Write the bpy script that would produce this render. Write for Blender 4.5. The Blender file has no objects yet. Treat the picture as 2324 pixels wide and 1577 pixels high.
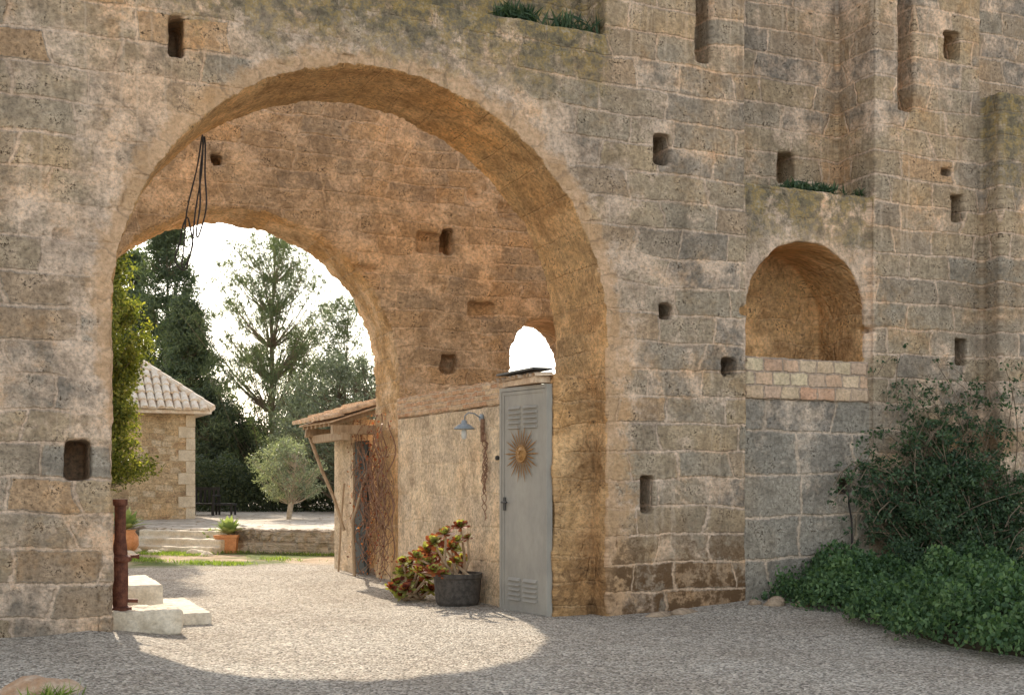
import bpy, math, random
import numpy as np
from mathutils import Vector, Matrix, noise as mnoise
random.seed(7); rng=np.random.default_rng(7)
scene=bpy.context.scene
COL=scene.collection
# ---------------------------------------------------------------- helpers turning image pixel coordinates into scene positions
CX,CY,CZ=-6.62,-11.96,1.6
FX,FY=0.4138,0.9104
def ray(px):
    t=(px-1162)/2700.0
    return FX+FY*t, FY-FX*t
def onY(px,py,y=0.0):
    a,b=ray(px); k=(y-CY)/b
    return CX+k*a, CZ+k*(1083-py)/2700.0
def atD(px,d,py=None):
    a,b=ray(px)
    if py is None: return CX+d*a, CY+d*b
    return CX+d*a, CY+d*b, CZ+d*(1083-py)/2700.0
# ---------------------------------------------------------------- node helper
class G:
    def __init__(s,name):
        s.m=bpy.data.materials.new(name); s.m.use_nodes=True
        s.t=s.m.node_tree; s.t.nodes.clear()
        s.out=s.t.nodes.new('ShaderNodeOutputMaterial')
    def n(s,ty,ins=None,**pr):
        nd=s.t.nodes.new(ty)
        for k,v in pr.items(): setattr(nd,k,v)
        for k,v in (ins or {}).items(): s.set(nd.inputs[k],v)
        return nd
    def set(s,inp,v):
        if isinstance(v,bpy.types.NodeSocket): s.t.links.new(v,inp)
        else:
            if inp.type=='RGBA' and len(v)==3: v=(*v,1)
            inp.default_value=v
    def m_(s,op,a,b=0.0,c=None,clamp=False):
        nd=s.n('ShaderNodeMath',operation=op,use_clamp=clamp)
        s.set(nd.inputs[0],a); s.set(nd.inputs[1],b)
        if c is not None: s.set(nd.inputs[2],c)
        return nd.outputs[0]
    def v_(s,op,a,b):
        nd=s.n('ShaderNodeVectorMath',operation=op)
        s.set(nd.inputs[0],a)
        if op=='SCALE': s.set(nd.inputs['Scale'],b)
        else: s.set(nd.inputs[1],b)
        return nd.outputs[0]
    def xyz(s,x,y,z): return s.n('ShaderNodeCombineXYZ',{0:x,1:y,2:z}).outputs[0]
    def mix(s,f,a,b,mode='MIX'):
        nd=s.n('ShaderNodeMix',data_type='RGBA',blend_type=mode)
        s.set(nd.inputs[0],f); s.set(nd.inputs[6],a); s.set(nd.inputs[7],b)
        return nd.outputs[2]
    def noise(s,vec,scale,detail=4,rough=0.55,col=False,d2=True):
        nd=s.n('ShaderNodeTexNoise',{'Vector':vec,'Scale':scale,'Detail':detail,'Roughness':rough})
        if d2: nd.noise_dimensions='2D'
        return nd.outputs['Color' if col else 'Fac']
    def ramp(s,f,stops,interp='LINEAR'):
        nd=s.n('ShaderNodeValToRGB',{'Fac':f}); cr=nd.color_ramp; cr.interpolation=interp
        while len(cr.elements)<len(stops): cr.elements.new(0.5)
        for e,(p,c) in zip(cr.elements,stops):
            e.position=p; e.color=(c,c,c,1) if isinstance(c,(int,float)) else (*c,1)
        return nd.outputs[0]
    def step(s,f,a,b):
        nd=s.n('ShaderNodeMapRange',{'Value':f,'From Min':a,'From Max':b},interpolation_type='SMOOTHSTEP')
        return nd.outputs[0]
    def coord(s): return s.n('ShaderNodeTexCoord').outputs['Object']
    def finish(s,col,rough=0.9,height=None,dist=0.02,strength=1.0,metal=0.0,spec=0.2,trans=None):
        ins={'Base Color':col,'Roughness':rough,'Metallic':metal,'Specular IOR Level':spec}
        p=s.n('ShaderNodeBsdfPrincipled',ins)
        if height is not None:
            b=s.n('ShaderNodeBump',{'Height':height,'Distance':dist,'Strength':strength})
            s.t.links.new(b.outputs[0],p.inputs['Normal'])
        sh=p.outputs[0]
        if trans is not None:
            tr=s.n('ShaderNodeBsdfTranslucent',{'Color':trans[0]})
            mx=s.n('ShaderNodeMixShader',{0:trans[1],1:sh,2:tr.outputs[0]})
            sh=mx.outputs[0]
        s.t.links.new(sh,s.out.inputs[0]); return s.m
def stone(name,mortar,ramp,bw=0.6,rh=0.3,expose=0.5,polar=None,warp=1.0,mortar_w=0.022,moss=False,pits=0.5,bump=1.0,zones=False,streak=0.5,soft=1.0,contrast=1.0,patchy=0.0):
    g=G(name); co=g.coord()
    sp=g.n('ShaderNodeSeparateXYZ',{0:co}); x,y,z=sp.outputs
    if polar:
        cx,cz,R=polar
        ang=g.m_('ARCTAN2',g.m_('SUBTRACT',z,cz),g.m_('SUBTRACT',x,cx))
        P=g.xyz(g.m_('ADD',y,3.3),g.m_('MULTIPLY',ang,R),0.0)
    else:
        P=g.xyz(g.m_('ADD',g.m_('ADD',x,g.m_('MULTIPLY',y,1.0)),20.0),g.m_('ADD',z,2.0),0.0)
    half=(0.5,0.5,0.5)
    lo=g.v_('SUBTRACT',g.noise(P,0.8,1,0.5,True),half)
    mi=g.v_('SUBTRACT',g.noise(P,2.6,2,0.5,True),half)
    hi=g.v_('SUBTRACT',g.noise(P,14,3,0.6,True),half)
    P2=g.v_('ADD',P,g.v_('MULTIPLY',lo,(0.9*warp,0.18*warp,0)))
    P2=g.v_('ADD',P2,g.v_('MULTIPLY',mi,(0.14*warp,0.07*warp,0)))
    P2=g.v_('ADD',P2,g.v_('SCALE',hi,0.042))
    br=g.n('ShaderNodeTexBrick',{'Vector':P2,'Color1':(0,0,0,1),'Color2':(1,1,1,1),'Mortar':(0.5,0.5,0.5,1),'Scale':1.0,
        'Mortar Size':mortar_w,'Mortar Smooth':soft,'Bias':0.0,'Brick Width':bw,'Row Height':rh},offset=0.43,squash=1.45,squash_frequency=3)
    rnd=br.outputs['Color']; fac=br.outputs['Fac']
    rv=g.n('ShaderNodeSeparateColor',{0:rnd}).outputs[0]
    inb=g.m_('SUBTRACT',1.0,fac)
    n1=g.noise(P,1.9,5,0.72)
    cov=g.m_('ADD',g.m_('MULTIPLY',g.m_('SUBTRACT',n1,0.5),2.2),g.m_('MULTIPLY',g.m_('SUBTRACT',rv,0.5),0.6))
    cov=g.m_('ADD',cov,expose)
    if zones:
        dx=g.m_('SUBTRACT',x,-2.69); dz=g.m_('SUBTRACT',z,3.19)
        rr=g.m_('SQRT',g.m_('ADD',g.m_('MULTIPLY',dx,dx),g.m_('MULTIPLY',dz,dz)))
        ringm=g.m_('SUBTRACT',1.0,g.step(rr,2.8,3.9))
        cov=g.m_('SUBTRACT',cov,g.m_('MULTIPLY',ringm,0.36))
        cov=g.m_('ADD',cov,g.m_('MULTIPLY',g.step(x,-0.3,1.0),0.12))
        inbay=g.m_('MULTIPLY',g.step(x,1.85,1.95),g.m_('SUBTRACT',1.0,g.step(x,3.88,3.98)))
        cov=g.m_('SUBTRACT',cov,g.m_('MULTIPLY',inbay,g.m_('MULTIPLY',g.step(z,2.9,3.2),g.m_('SUBTRACT',0.6,g.m_('MULTIPLY',g.step(z,5.0,5.5),0.6)))))
    mask=g.m_('MULTIPLY',g.step(cov,0.20,0.80),g.step(inb,0.10,1.0))
    fine=g.noise(P,20,5,0.76)
    sc=g.ramp(rv,ramp)
    blot=g.noise(P,4.2,4,0.74)
    sc=g.mix(g.step(blot,0.34,0.62),g.mix(1.0,sc,(0.68,0.67,0.66,1),'MULTIPLY'),sc)
    big=g.noise(P,0.5,3,0.6)
    mc=g.mix(g.step(n1,0.3,0.7),g.mix(1.0,mortar,(1.08,1.08,1.08,1),'MULTIPLY'),g.mix(1.0,mortar,(0.82,0.80,0.78,1),'MULTIPLY'))
    mc=g.mix(g.m_('MULTIPLY',g.m_('SUBTRACT',1.0,g.step(blot,0.40,0.52)),0.5),mc,g.mix(1.0,mortar,(0.65,0.63,0.60,1),'MULTIPLY'))
    c=g.mix(mask,mc,sc)
    c=g.mix(0.9*contrast,c,g.ramp(fine,[(0.28,0.52),(0.5,1.06),(0.74,1.42)]),'MULTIPLY')
    pz=g.noise(P,34,3,0.8)
    pitreg=g.m_('MULTIPLY',g.step(blot,0.50,0.66),g.m_('MULTIPLY',mask,pits))
    pit=g.m_('MULTIPLY',g.m_('SUBTRACT',1.0,g.step(pz,0.38,0.50)),g.m_('ADD',pitreg,0.14*pits))
    c=g.mix(pit,c,(0.08,0.057,0.038,1))
    Ps=g.v_('MULTIPLY',P,(4.0,0.35,1)); st=g.noise(Ps,1.0,4,0.65)
    c=g.mix(0.7*streak,c,g.ramp(st,[(0.32,0.64),(0.52,1.0),(0.72,1.15)]),'MULTIPLY')
    if streak>0.45:
        Pw=g.v_('MULTIPLY',P,(15.0,0.5,1)); sw=g.noise(Pw,1.0,2,0.5)
        c=g.mix(g.m_('MULTIPLY',g.m_('MULTIPLY',g.step(sw,0.58,0.72),g.step(big,0.46,0.60)),0.5*streak),c,(0.72,0.62,0.52,1))
    c=g.mix(0.85,c,g.ramp(big,[(0.3,(0.82,0.83,0.84)),(0.5,(1,1,1)),(0.7,(1.17,1.05,0.91))]),'MULTIPLY')
    if zones:
        pn=g.noise(P,1.15,5,0.78)
        c=g.mix(0.55,c,g.ramp(pn,[(0.34,(0.74,0.74,0.74)),(0.46,(1,1,1)),(0.56,(1.04,1.0,0.95)),(0.64,(1.14,0.98,0.78)),(0.72,(1.10,0.84,0.60))]),'MULTIPLY')
    if patchy:
        pn=g.noise(P,1.6,5,0.75)
        c=g.mix(patchy,c,g.ramp(pn,[(0.36,(0.58,0.50,0.44)),(0.48,(1,1,1)),(0.62,(1.16,1.09,0.97))]),'MULTIPLY')
    if moss:
        ang=g.m_('ARCTAN2',dz,dx)
        fr=g.m_('FRACT',g.m_('ADD',g.m_('MULTIPLY',ang,2.69/0.40),g.m_('ADD',20.0,g.m_('MULTIPLY',g.noise(P,5,3,0.6),0.5))))
        jt=g.step(g.m_('ABSOLUTE',g.m_('SUBTRACT',fr,0.5)),0.44,0.495)
        rim=g.m_('MULTIPLY',g.m_('SUBTRACT',1.0,g.step(g.m_('ADD',rr,g.m_('MULTIPLY',g.m_('SUBTRACT',blot,0.5),0.35)),2.82,2.96)),g.step(z,0.2,1.2))
        outer=g.m_('MULTIPLY',g.m_('SUBTRACT',1.0,g.step(rr,3.30,3.55)),g.m_('MULTIPLY',g.step(z,3.4,4.0),g.step(n1,0.42,0.56)))
        jamb=g.m_('MULTIPLY',g.m_('MULTIPLY',g.step(x,-0.1,0.0),g.m_('SUBTRACT',1.0,g.step(g.m_('ADD',x,g.m_('MULTIPLY',g.m_('SUBTRACT',blot,0.5),1.0)),0.15,0.45))),g.m_('SUBTRACT',1.0,g.step(z,2.8,3.6)))
        c=g.mix(g.m_('MULTIPLY',g.m_('MAXIMUM',rim,jamb),0.6),c,g.mix(fine,(0.44,0.26,0.13,1),(0.95,0.60,0.33,1)))
        c=g.mix(g.m_('MULTIPLY',g.m_('MULTIPLY',g.m_('MAXIMUM',rim,outer),jt),0.40),c,(0.18,0.13,0.09,1))
        a=g.m_('SUBTRACT',1.0,g.step(x,-0.1,0.25)); zz=g.step(z,5.3,6.6)
        mm=g.m_('MULTIPLY',a,g.m_('MULTIPLY',zz,g.step(x,-6.0,-4.2)))
        bay=g.m_('MULTIPLY',inbay,g.m_('MULTIPLY',g.step(z,4.0,5.1),g.m_('SUBTRACT',1.0,g.step(z,5.2,5.3))))
        blc=g.m_('MULTIPLY',g.step(x,5.68,5.78),g.m_('MULTIPLY',g.step(z,4.2,6.5),g.m_('SUBTRACT',1.0,g.step(z,6.70,6.76))))
        mm=g.m_('MAXIMUM',g.m_('MAXIMUM',mm,bay),blc)
        mn=g.m_('ADD',g.noise(P,2.2,5,0.8),g.m_('MULTIPLY',g.m_('SUBTRACT',mm,0.5),0.24))
        mk=g.m_('MULTIPLY',g.step(mn,0.44,0.60),mm)
        mcol=g.ramp(g.noise(P,7,4,0.78),[(0.32,(0.08,0.07,0.048)),(0.48,(0.21,0.185,0.12)),(0.58,(0.36,0.255,0.08)),(0.72,(0.46,0.40,0.30))])
        c=g.mix(g.m_('MULTIPLY',mk,0.85),c,mcol)
        low=g.m_('SUBTRACT',1.0,g.step(z,0.3,1.6))
        lw=g.m_('MULTIPLY',low,g.m_('ADD',g.m_('MULTIPLY',g.step(x,-0.2,0.2),0.75),0.25))
        lw=g.m_('MULTIPLY',lw,g.m_('MULTIPLY',g.step(blot,0.38,0.56),g.m_('ADD',0.2,mask)))
        c=g.mix(g.m_('MULTIPLY',lw,0.85),c,(0.17,0.10,0.052,1))
    elif patchy>0.4 and not polar:
        lowj=g.m_('MULTIPLY',g.m_('SUBTRACT',1.0,g.step(z,0.2,1.5)),g.step(blot,0.42,0.58))
        c=g.mix(g.m_('MULTIPLY',lowj,0.7),c,(0.22,0.13,0.065,1))
    hh=g.m_('ADD',g.m_('MULTIPLY',mask,0.2),g.m_('MULTIPLY',fine,0.8))
    hh=g.m_('ADD',hh,g.m_('MULTIPLY',blot,0.7))
    hh=g.m_('SUBTRACT',hh,g.m_('MULTIPLY',g.m_('MULTIPLY',g.step(fac,0.2,0.9),g.step(cov,0.2,0.6)),0.33))
    return g.finish(c,0.93,hh,0.038*bump,1.0,spec=0.12)
def simple(name,c1,c2,scale=6,rough=0.7,bump=0.3,dist=0.01,metal=0.0,spec=0.3,stretch=(1,1,1),grain=0.6):
    g=G(name); co=g.v_('MULTIPLY',g.coord(),stretch)
    n=g.noise(co,scale,5,0.65,d2=False)
    c=g.mix(g.step(n,0.35,0.65),c1,c2)
    c=g.mix(grain,c,g.ramp(g.noise(co,scale*6,3,0.7,d2=False),[(0.3,0.65),(0.6,1.12)]),'MULTIPLY')
    return g.finish(c,rough,g.noise(co,scale*4,3,0.65,d2=False) if bump else None,dist,bump,metal=metal,spec=spec)
def leafmat(name,dark,mid,light,transl=0.35,rough=0.55,pos=0.6):
    g=G(name); ri=g.n('ShaderNodeNewGeometry').outputs['Random Per Island']
    nz=g.noise(g.coord(),pos,2,0.6,d2=False)
    f=g.m_('ADD',g.m_('MULTIPLY',ri,0.5),g.m_('MULTIPLY',nz,0.5))
    c=g.ramp(f,[(0.25,dark),(0.5,mid),(0.75,light)])
    c2=g.mix(1.0,c,(1.6,1.7,0.7,1),'MULTIPLY')
    return g.finish(c,rough,spec=0.25,trans=(c2,transl))
# ---------------------------------------------------------------- mesh helper
class MB:
    def __init__(s): s.v=[]; s.f=[]
    def add(s,vs,fs):
        o=len(s.v); s.v+= [tuple(p) for p in vs]; s.f+=[tuple(i+o for i in f) for f in fs]
    def box(s,x0,x1,y0,y1,z0,z1,T=None,j=0.0):
        vs=[(x,y,z) for z in (z0,z1) for y in (y0,y1) for x in (x0,x1)]
        if j: vs=[tuple(c+random.uniform(-j,j) for c in p) for p in vs]
        if T: vs=[T(*p) for p in vs]
        s.add(vs,[(0,2,3,1),(4,5,7,6),(0,1,5,4),(2,6,7,3),(0,4,6,2),(1,3,7,5)])
    def tube(s,pts,rad,sides=6,caps=True):
        pts=[Vector(p) for p in pts]; n=len(pts)
        if not hasattr(rad,'__len__'): rad=[rad]*n
        vs=[];fs=[]
        up=Vector((0.31,0.17,0.93))
        for i,p in enumerate(pts):
            d=(pts[min(i+1,n-1)]-pts[max(i-1,0)])
            if d.length<1e-6: d=Vector((0,0,1))
            d.normalize()
            a=d.cross(up)
            if a.length<1e-3: a=d.cross(Vector((1,0,0)))
            a.normalize(); b=d.cross(a)
            for k in range(sides):
                th=2*math.pi*k/sides
                vs.append(p+(a*math.cos(th)+b*math.sin(th))*rad[i])
        for i in range(n-1):
            for k in range(sides):
                k2=(k+1)%sides
                fs.append((i*sides+k,i*sides+k2,(i+1)*sides+k2,(i+1)*sides+k))
        if caps:
            fs.append(tuple(range(sides))[::-1]); fs.append(tuple((n-1)*sides+k for k in range(sides)))
        s.add(vs,fs)
    def lathe(s,prof,c,sides=24):
        vs=[];fs=[]
        for r,z in prof:
            for k in range(sides):
                th=2*math.pi*k/sides; vs.append((c[0]+r*math.cos(th),c[1]+r*math.sin(th),c[2]+z))
        n=len(prof)
        for i in range(n-1):
            for k in range(sides):
                k2=(k+1)%sides; fs.append((i*sides+k,i*sides+k2,(i+1)*sides+k2,(i+1)*sides+k))
        s.add(vs,fs)
    def prism(s,poly,y0,y1):
        n=len(poly)
        vs=[(x,y0,z) for x,z in poly]+[(x,y1,z) for x,z in poly]
        fs=[tuple(range(n)),tuple(range(2*n-1,n-1,-1))]+[(i,i+n,(i+1)%n+n,(i+1)%n) for i in range(n)]
        s.add(vs,fs)
def link(o,parent=None,**kw):
    COL.objects.link(o)
    if parent is not None: o.parent=parent
    for k,v in kw.items(): o[k]=v
    return o
def mk(name,mb,mats,parent=None,smooth=False,fix=True,**kw):
    me=bpy.data.meshes.new(name); me.from_pydata(mb.v,[],mb.f)
    if fix:
        import bmesh
        bm=bmesh.new(); bm.from_mesh(me); bmesh.ops.recalc_face_normals(bm,faces=bm.faces); bm.to_mesh(me); bm.free()
    for m in (mats if isinstance(mats,list) else [mats]): me.materials.append(m)
    if smooth: me.polygons.foreach_set('use_smooth',[True]*len(me.polygons))
    me.update()
    return link(bpy.data.objects.new(name,me),parent,**kw)
def empty(name,**kw):
    o=bpy.data.objects.new(name,None); o.empty_display_size=0.2
    return link(o,None,**kw)
def quadmesh(name,V,mat,parent=None,nv=4,**kw):
    n=len(V)//nv; me=bpy.data.meshes.new(name)
    me.vertices.add(len(V)); me.vertices.foreach_set('co',np.asarray(V,dtype=np.float32).ravel())
    me.loops.add(len(V)); me.loops.foreach_set('vertex_index',np.arange(len(V),dtype=np.int32))
    me.polygons.add(n); me.polygons.foreach_set('loop_start',np.arange(0,len(V),nv,dtype=np.int32))
    me.update(calc_edges=True); me.materials.append(mat)
    return link(bpy.data.objects.new(name,me),parent,**kw)
def leafquads(C,L,W,dirbias=(0,0,0),spread=1.0,flat=0.0):
    n=len(C); d=rng.normal(size=(n,3))*spread+np.array(dirbias); d/=np.linalg.norm(d,axis=1)[:,None]+1e-9
    q=rng.normal(size=(n,3)); q[:,2]*=(1-flat); s=np.cross(d,q); s/=np.linalg.norm(s,axis=1)[:,None]+1e-9
    l=(L*rng.uniform(0.6,1.3,n))[:,None]; w=(W*rng.uniform(0.6,1.3,n))[:,None]
    V=np.empty((n,4,3)); V[:,0]=C-d*l/2; V[:,1]=C+s*w/2; V[:,2]=C+d*l/2; V[:,3]=C-s*w/2
    return V.reshape(-1,3)
def clump(c,r,n,shell=0.5):
    d=rng.normal(size=(n,3)); d/=np.linalg.norm(d,axis=1)[:,None]
    rr=rng.uniform(0,1,n)**shell
    return np.array(c)+d*rr[:,None]*np.array(r)
# ---------------------------------------------------------------- boolean + weathering
def bake(o):
    dg=bpy.context.evaluated_depsgraph_get(); dg.update()
    me=bpy.data.meshes.new_from_object(o.evaluated_get(dg)); old=o.data
    o.modifiers.clear(); o.data=me; bpy.data.meshes.remove(old)
def carve(o,cutters):
    tmp=[]
    for mb in cutters:
        c=mk('cutter',mb,[]); tmp.append(c)
        m=o.modifiers.new('b','BOOLEAN'); m.operation='DIFFERENCE'; m.solver='EXACT'; m.object=c
    bake(o)
    for c in tmp:
        me=c.data; bpy.data.objects.remove(c); bpy.data.meshes.remove(me)
TX={}
def tex(sc):
    if sc not in TX:
        t=bpy.data.textures.new('c%s'%sc,'CLOUDS'); t.noise_scale=sc; t.noise_depth=3; TX[sc]=t
    return TX[sc]
def weather(o,vox,layers):
    m=o.modifiers.new('r','REMESH'); m.mode='VOXEL'; m.voxel_size=vox; m.use_smooth_shade=True
    for sc,st in layers:
        d=o.modifiers.new('d','DISPLACE'); d.texture=tex(sc); d.strength=st; d.mid_level=0.5; d.texture_coords='LOCAL'
    bake(o); o.data.polygons.foreach_set('use_smooth',[True]*len(o.data.polygons))
def archpoly(cx,cz,r,zb,n=40,wob=0.0):
    p=[(cx-r,zb)]
    for i in range(n+1):
        q=r+wob*mnoise.noise((i*0.35,r,cx))
        p.append((cx-q*math.cos(math.pi*i/n),cz+q*math.sin(math.pi*i/n)))
    return p+[(cx+r,zb)]
def faces(o):
    me=o.data; n=len(me.polygons)
    c=np.empty(n*3,dtype=np.float32); me.polygons.foreach_get('center',c)
    nn=np.empty(n*3,dtype=np.float32); me.polygons.foreach_get('normal',nn)
    return c.reshape(-1,3),nn.reshape(-1,3)
def erode(o,cx,cz,r,y0,y1,amp):
    me=o.data; n=len(me.vertices); v=np.empty(n*3,dtype=np.float32); me.vertices.foreach_get('co',v); v=v.reshape(-1,3)
    rr=np.hypot(v[:,0]-cx,v[:,2]-cz)
    sel=np.where((((rr<r+0.12)&(v[:,2]>cz-0.2))|((abs(v[:,0]-cx)<r+0.12)&(v[:,2]<=cz)&(v[:,2]>-0.1)))&(rr>r-0.4))[0]
    for i in sel:
        x,y,z=v[i]; e=min(abs(y-y0),abs(y-y1)); f=max(0.0,1-e/0.12)
        q=mnoise.noise((x*3.1,y*3.1,z*3.1))*0.4+mnoise.noise((x*9,y*9,z*9))*0.45
        k=amp*(0.25*q+f*max(0.0,q+0.08)*1.3)
        if z<1.5: k*=1.0+1.2*(1.5-z)/1.5
        if z>cz: dx,dz=(x-cx)/rr[i],(z-cz)/rr[i]
        else: dx,dz=(1.0 if x>cx else -1.0),0.0
        v[i,0]+=dx*k; v[i,2]+=dz*k
        v[i,1]+=(1 if abs(y-y0)<abs(y-y1) else -1)*f*max(0,q)*amp*0.5
    me.vertices.foreach_set('co',v.ravel()); me.update()
def ringmat(c,nn,cx,cz,r,tol=0.09):
    rr=np.hypot(c[:,0]-cx,c[:,2]-cz)
    return ((rr<r+tol)&(c[:,2]>cz-0.1)&(abs(nn[:,1])<0.7)).astype(np.int32)
# ---------------------------------------------------------------- materials
R_front=[(0.0,(0.31,0.275,0.235)),(0.18,(0.44,0.375,0.30)),(0.36,(0.56,0.445,0.31)),(0.52,(0.35,0.31,0.265)),(0.68,(0.59,0.455,0.30)),(0.84,(0.42,0.375,0.31)),(1.0,(0.64,0.435,0.265))]
M_front=stone('ashlar_weathered',(0.75,0.585,0.45),R_front,0.70,0.325,0.70,moss=True,zones=True,pits=1.0,warp=0.6,mortar_w=0.031,streak=0.6)
M_bay=stone('large_grey_ashlar',(0.72,0.58,0.455),[(0,(0.35,0.31,0.265)),(0.4,(0.46,0.41,0.34)),(0.7,(0.40,0.36,0.30)),(1,(0.52,0.45,0.36))],0.95,0.52,0.85,pits=0.9,warp=0.5,mortar_w=0.036,streak=0.6)
R_warm=[(0.0,(0.62,0.37,0.175)),(0.4,(0.76,0.49,0.245)),(0.7,(0.66,0.41,0.20)),(1.0,(0.82,0.55,0.29))]  # ochre reveal stone, colour pushed brighter and more golden to carry bounced light
M_ring=stone('arch_soffit_stone',(0.82,0.535,0.28),R_warm,1.7,0.42,0.75,polar=(-2.69,3.19,2.69),warp=0.4,pits=0.8,mortar_w=0.02,streak=0.3,bump=1.2,patchy=0.45)
M_ringB=stone('back_arch_soffit_stone',(0.82,0.59,0.37),R_warm,1.7,0.36,0.6,polar=(-3.03,3.10,2.37),warp=0.4,pits=0.6,mortar_w=0.02,streak=0.3,bump=1.2,patchy=0.35)
R_back=[(0.0,(0.42,0.315,0.21)),(0.3,(0.62,0.435,0.27)),(0.6,(0.50,0.375,0.26)),(0.8,(0.72,0.48,0.275)),(1.0,(0.55,0.43,0.31))]
M_back=stone('back_wall_stone',(0.78,0.57,0.385),R_back,0.58,0.28,0.58,pits=1.0,streak=0.4,warp=0.8,mortar_w=0.032,bump=1.2,patchy=0.25)
M_plaster=stone('lime_plaster',(0.76,0.61,0.43),[(0,(0.58,0.44,0.30)),(0.5,(0.68,0.53,0.37)),(1,(0.74,0.60,0.44))],0.80,0.42,0.55,pits=0.5,bump=0.6,streak=0.4,mortar_w=0.03,patchy=0.3)
M_house=stone('rubble_stone',(0.70,0.54,0.34),[(0,(0.42,0.30,0.19)),(0.5,(0.64,0.48,0.29)),(1,(0.72,0.59,0.42))],0.28,0.17,0.8,warp=1.0,mortar_w=0.02,streak=0.2)
M_rub=stone('grey_rubble_stone',(0.50,0.41,0.31),[(0,(0.28,0.23,0.18)),(0.5,(0.48,0.39,0.29)),(1,(0.58,0.49,0.38))],0.30,0.22,0.8,warp=1.6,mortar_w=0.03,streak=0.2,bump=2)
M_quoin=simple('dressed_stone',(0.54,0.46,0.34),(0.66,0.58,0.45),5,0.9,0.5)
M_niche=stone('niche_stone',(0.80,0.53,0.285),R_warm,0.6,0.3,0.60,pits=1.0,streak=0.4,bump=1.3,mortar_w=0.03,patchy=0.5)
M_white=simple('pale_limestone',(0.58,0.50,0.38),(0.74,0.66,0.53),6,0.9,0.6)
M_tile=simple('clay_roof_tile',(0.70,0.56,0.42),(0.84,0.76,0.64),5,0.85,0.3)
M_tile2=simple('weathered_roof_tile',(0.50,0.35,0.23),(0.70,0.54,0.38),7,0.85,0.3)
M_terra=simple('terracotta',(0.52,0.23,0.10),(0.64,0.32,0.16),8,0.8,0.2)
M_wood=simple('weathered_wood',(0.34,0.24,0.15),(0.48,0.36,0.24),6,0.8,0.4,stretch=(3,3,0.6))
M_twig=simple('dry_twig',(0.20,0.11,0.07),(0.34,0.21,0.14),20,0.85,0.0)
M_bark=simple('bark',(0.15,0.11,0.075),(0.26,0.20,0.14),7,0.9,0.0)
M_olbark=simple('olive_bark',(0.34,0.28,0.20),(0.48,0.40,0.30),9,0.9,0.0)
M_dark=simple('dark_metal',(0.03,0.03,0.03),(0.05,0.047,0.045),20,0.5,0.1)
M_cable=simple('black_cable',(0.03,0.025,0.025),(0.05,0.04,0.035),20,0.6,0.0)
M_pot=simple('dark_stone_pot',(0.05,0.043,0.037),(0.095,0.082,0.07),18,0.85,0.6)
M_rust=simple('rusted_iron',(0.09,0.032,0.02),(0.19,0.075,0.045),14,0.7,0.4,metal=0.2)
M_door=simple('painted_grey_metal',(0.30,0.28,0.245),(0.345,0.32,0.275),1.5,0.6,0.03,0.004,spec=0.3,stretch=(1,1,0.5),grain=0.3)
M_gold=simple('aged_brass',(0.30,0.155,0.045),(0.42,0.23,0.08),25,0.5,0.3,metal=0.3,spec=0.5)
M_goldd=simple('dark_brass',(0.20,0.10,0.035),(0.30,0.16,0.055),25,0.5,0.0,metal=0.3)
M_enamel=simple('grey_enamel',(0.22,0.26,0.29),(0.30,0.34,0.37),20,0.5,0.1,spec=0.4)
M_bulb=simple('milk_glass',(0.6,0.6,0.58),(0.66,0.66,0.63),20,0.2,0.0)
M_green=simple('dark_door_paint',(0.035,0.045,0.045),(0.06,0.065,0.06),6,0.6,0.1)
def brickmat(name,cols,bw,rh,mort,mw=0.012,z0=0.0,stain=0.5,smear=0.0):
    g=G(name); co=g.coord(); sp=g.n('ShaderNodeSeparateXYZ',{0:co}); x,y,z=sp.outputs
    P=g.xyz(g.m_('ADD',g.m_('ADD',x,y),20.0),g.m_('SUBTRACT',z,z0),0.0)
    P2=g.v_('ADD',P,g.v_('SCALE',g.v_('SUBTRACT',g.noise(P,7,4,0.65,True),(0.5,0.5,0.5)),0.05))
    br=g.n('ShaderNodeTexBrick',{'Vector':P2,'Color1':(0,0,0,1),'Color2':(1,1,1,1),'Mortar':(0.5,0.5,0.5,1),'Scale':1.0,'Mortar Size':mw,'Mortar Smooth':0.6,'Brick Width':bw,'Row Height':rh})
    c=g.ramp(br.outputs['Color'],cols)
    sm=g.m_('MULTIPLY',g.step(g.noise(P,5,4,0.7),0.48,0.62),smear)
    c=g.mix(g.m_('MAXIMUM',br.outputs['Fac'],sm),c,mort)
    f=g.noise(P,22,5,0.75); c=g.mix(0.8,c,g.ramp(f,[(0.3,0.58),(0.6,1.15)]),'MULTIPLY')
    c=g.mix(stain,c,g.ramp(g.noise(P,3,5,0.7),[(0.35,0.6),(0.6,1.1)]),'MULTIPLY')
    h=g.m_('SUBTRACT',g.m_('MULTIPLY',f,0.7),br.outputs['Fac'])
    return g.finish(c,0.9,h,0.02,1.0,spec=0.15)
M_brick=brickmat('thin_red_brick',[(0,(0.50,0.28,0.16)),(0.5,(0.60,0.37,0.22)),(1,(0.64,0.46,0.29))],0.26,0.068,(0.66,0.50,0.35),z0=2.50,smear=0.3)
M_yb=brickmat('pale_brick',[(0,(0.62,0.38,0.26)),(0.3,(0.68,0.57,0.38)),(0.6,(0.62,0.43,0.31)),(0.8,(0.70,0.60,0.42)),(1,(0.64,0.38,0.25))],0.27,0.17,(0.50,0.38,0.29),0.014,z0=2.56,smear=0.25)
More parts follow.
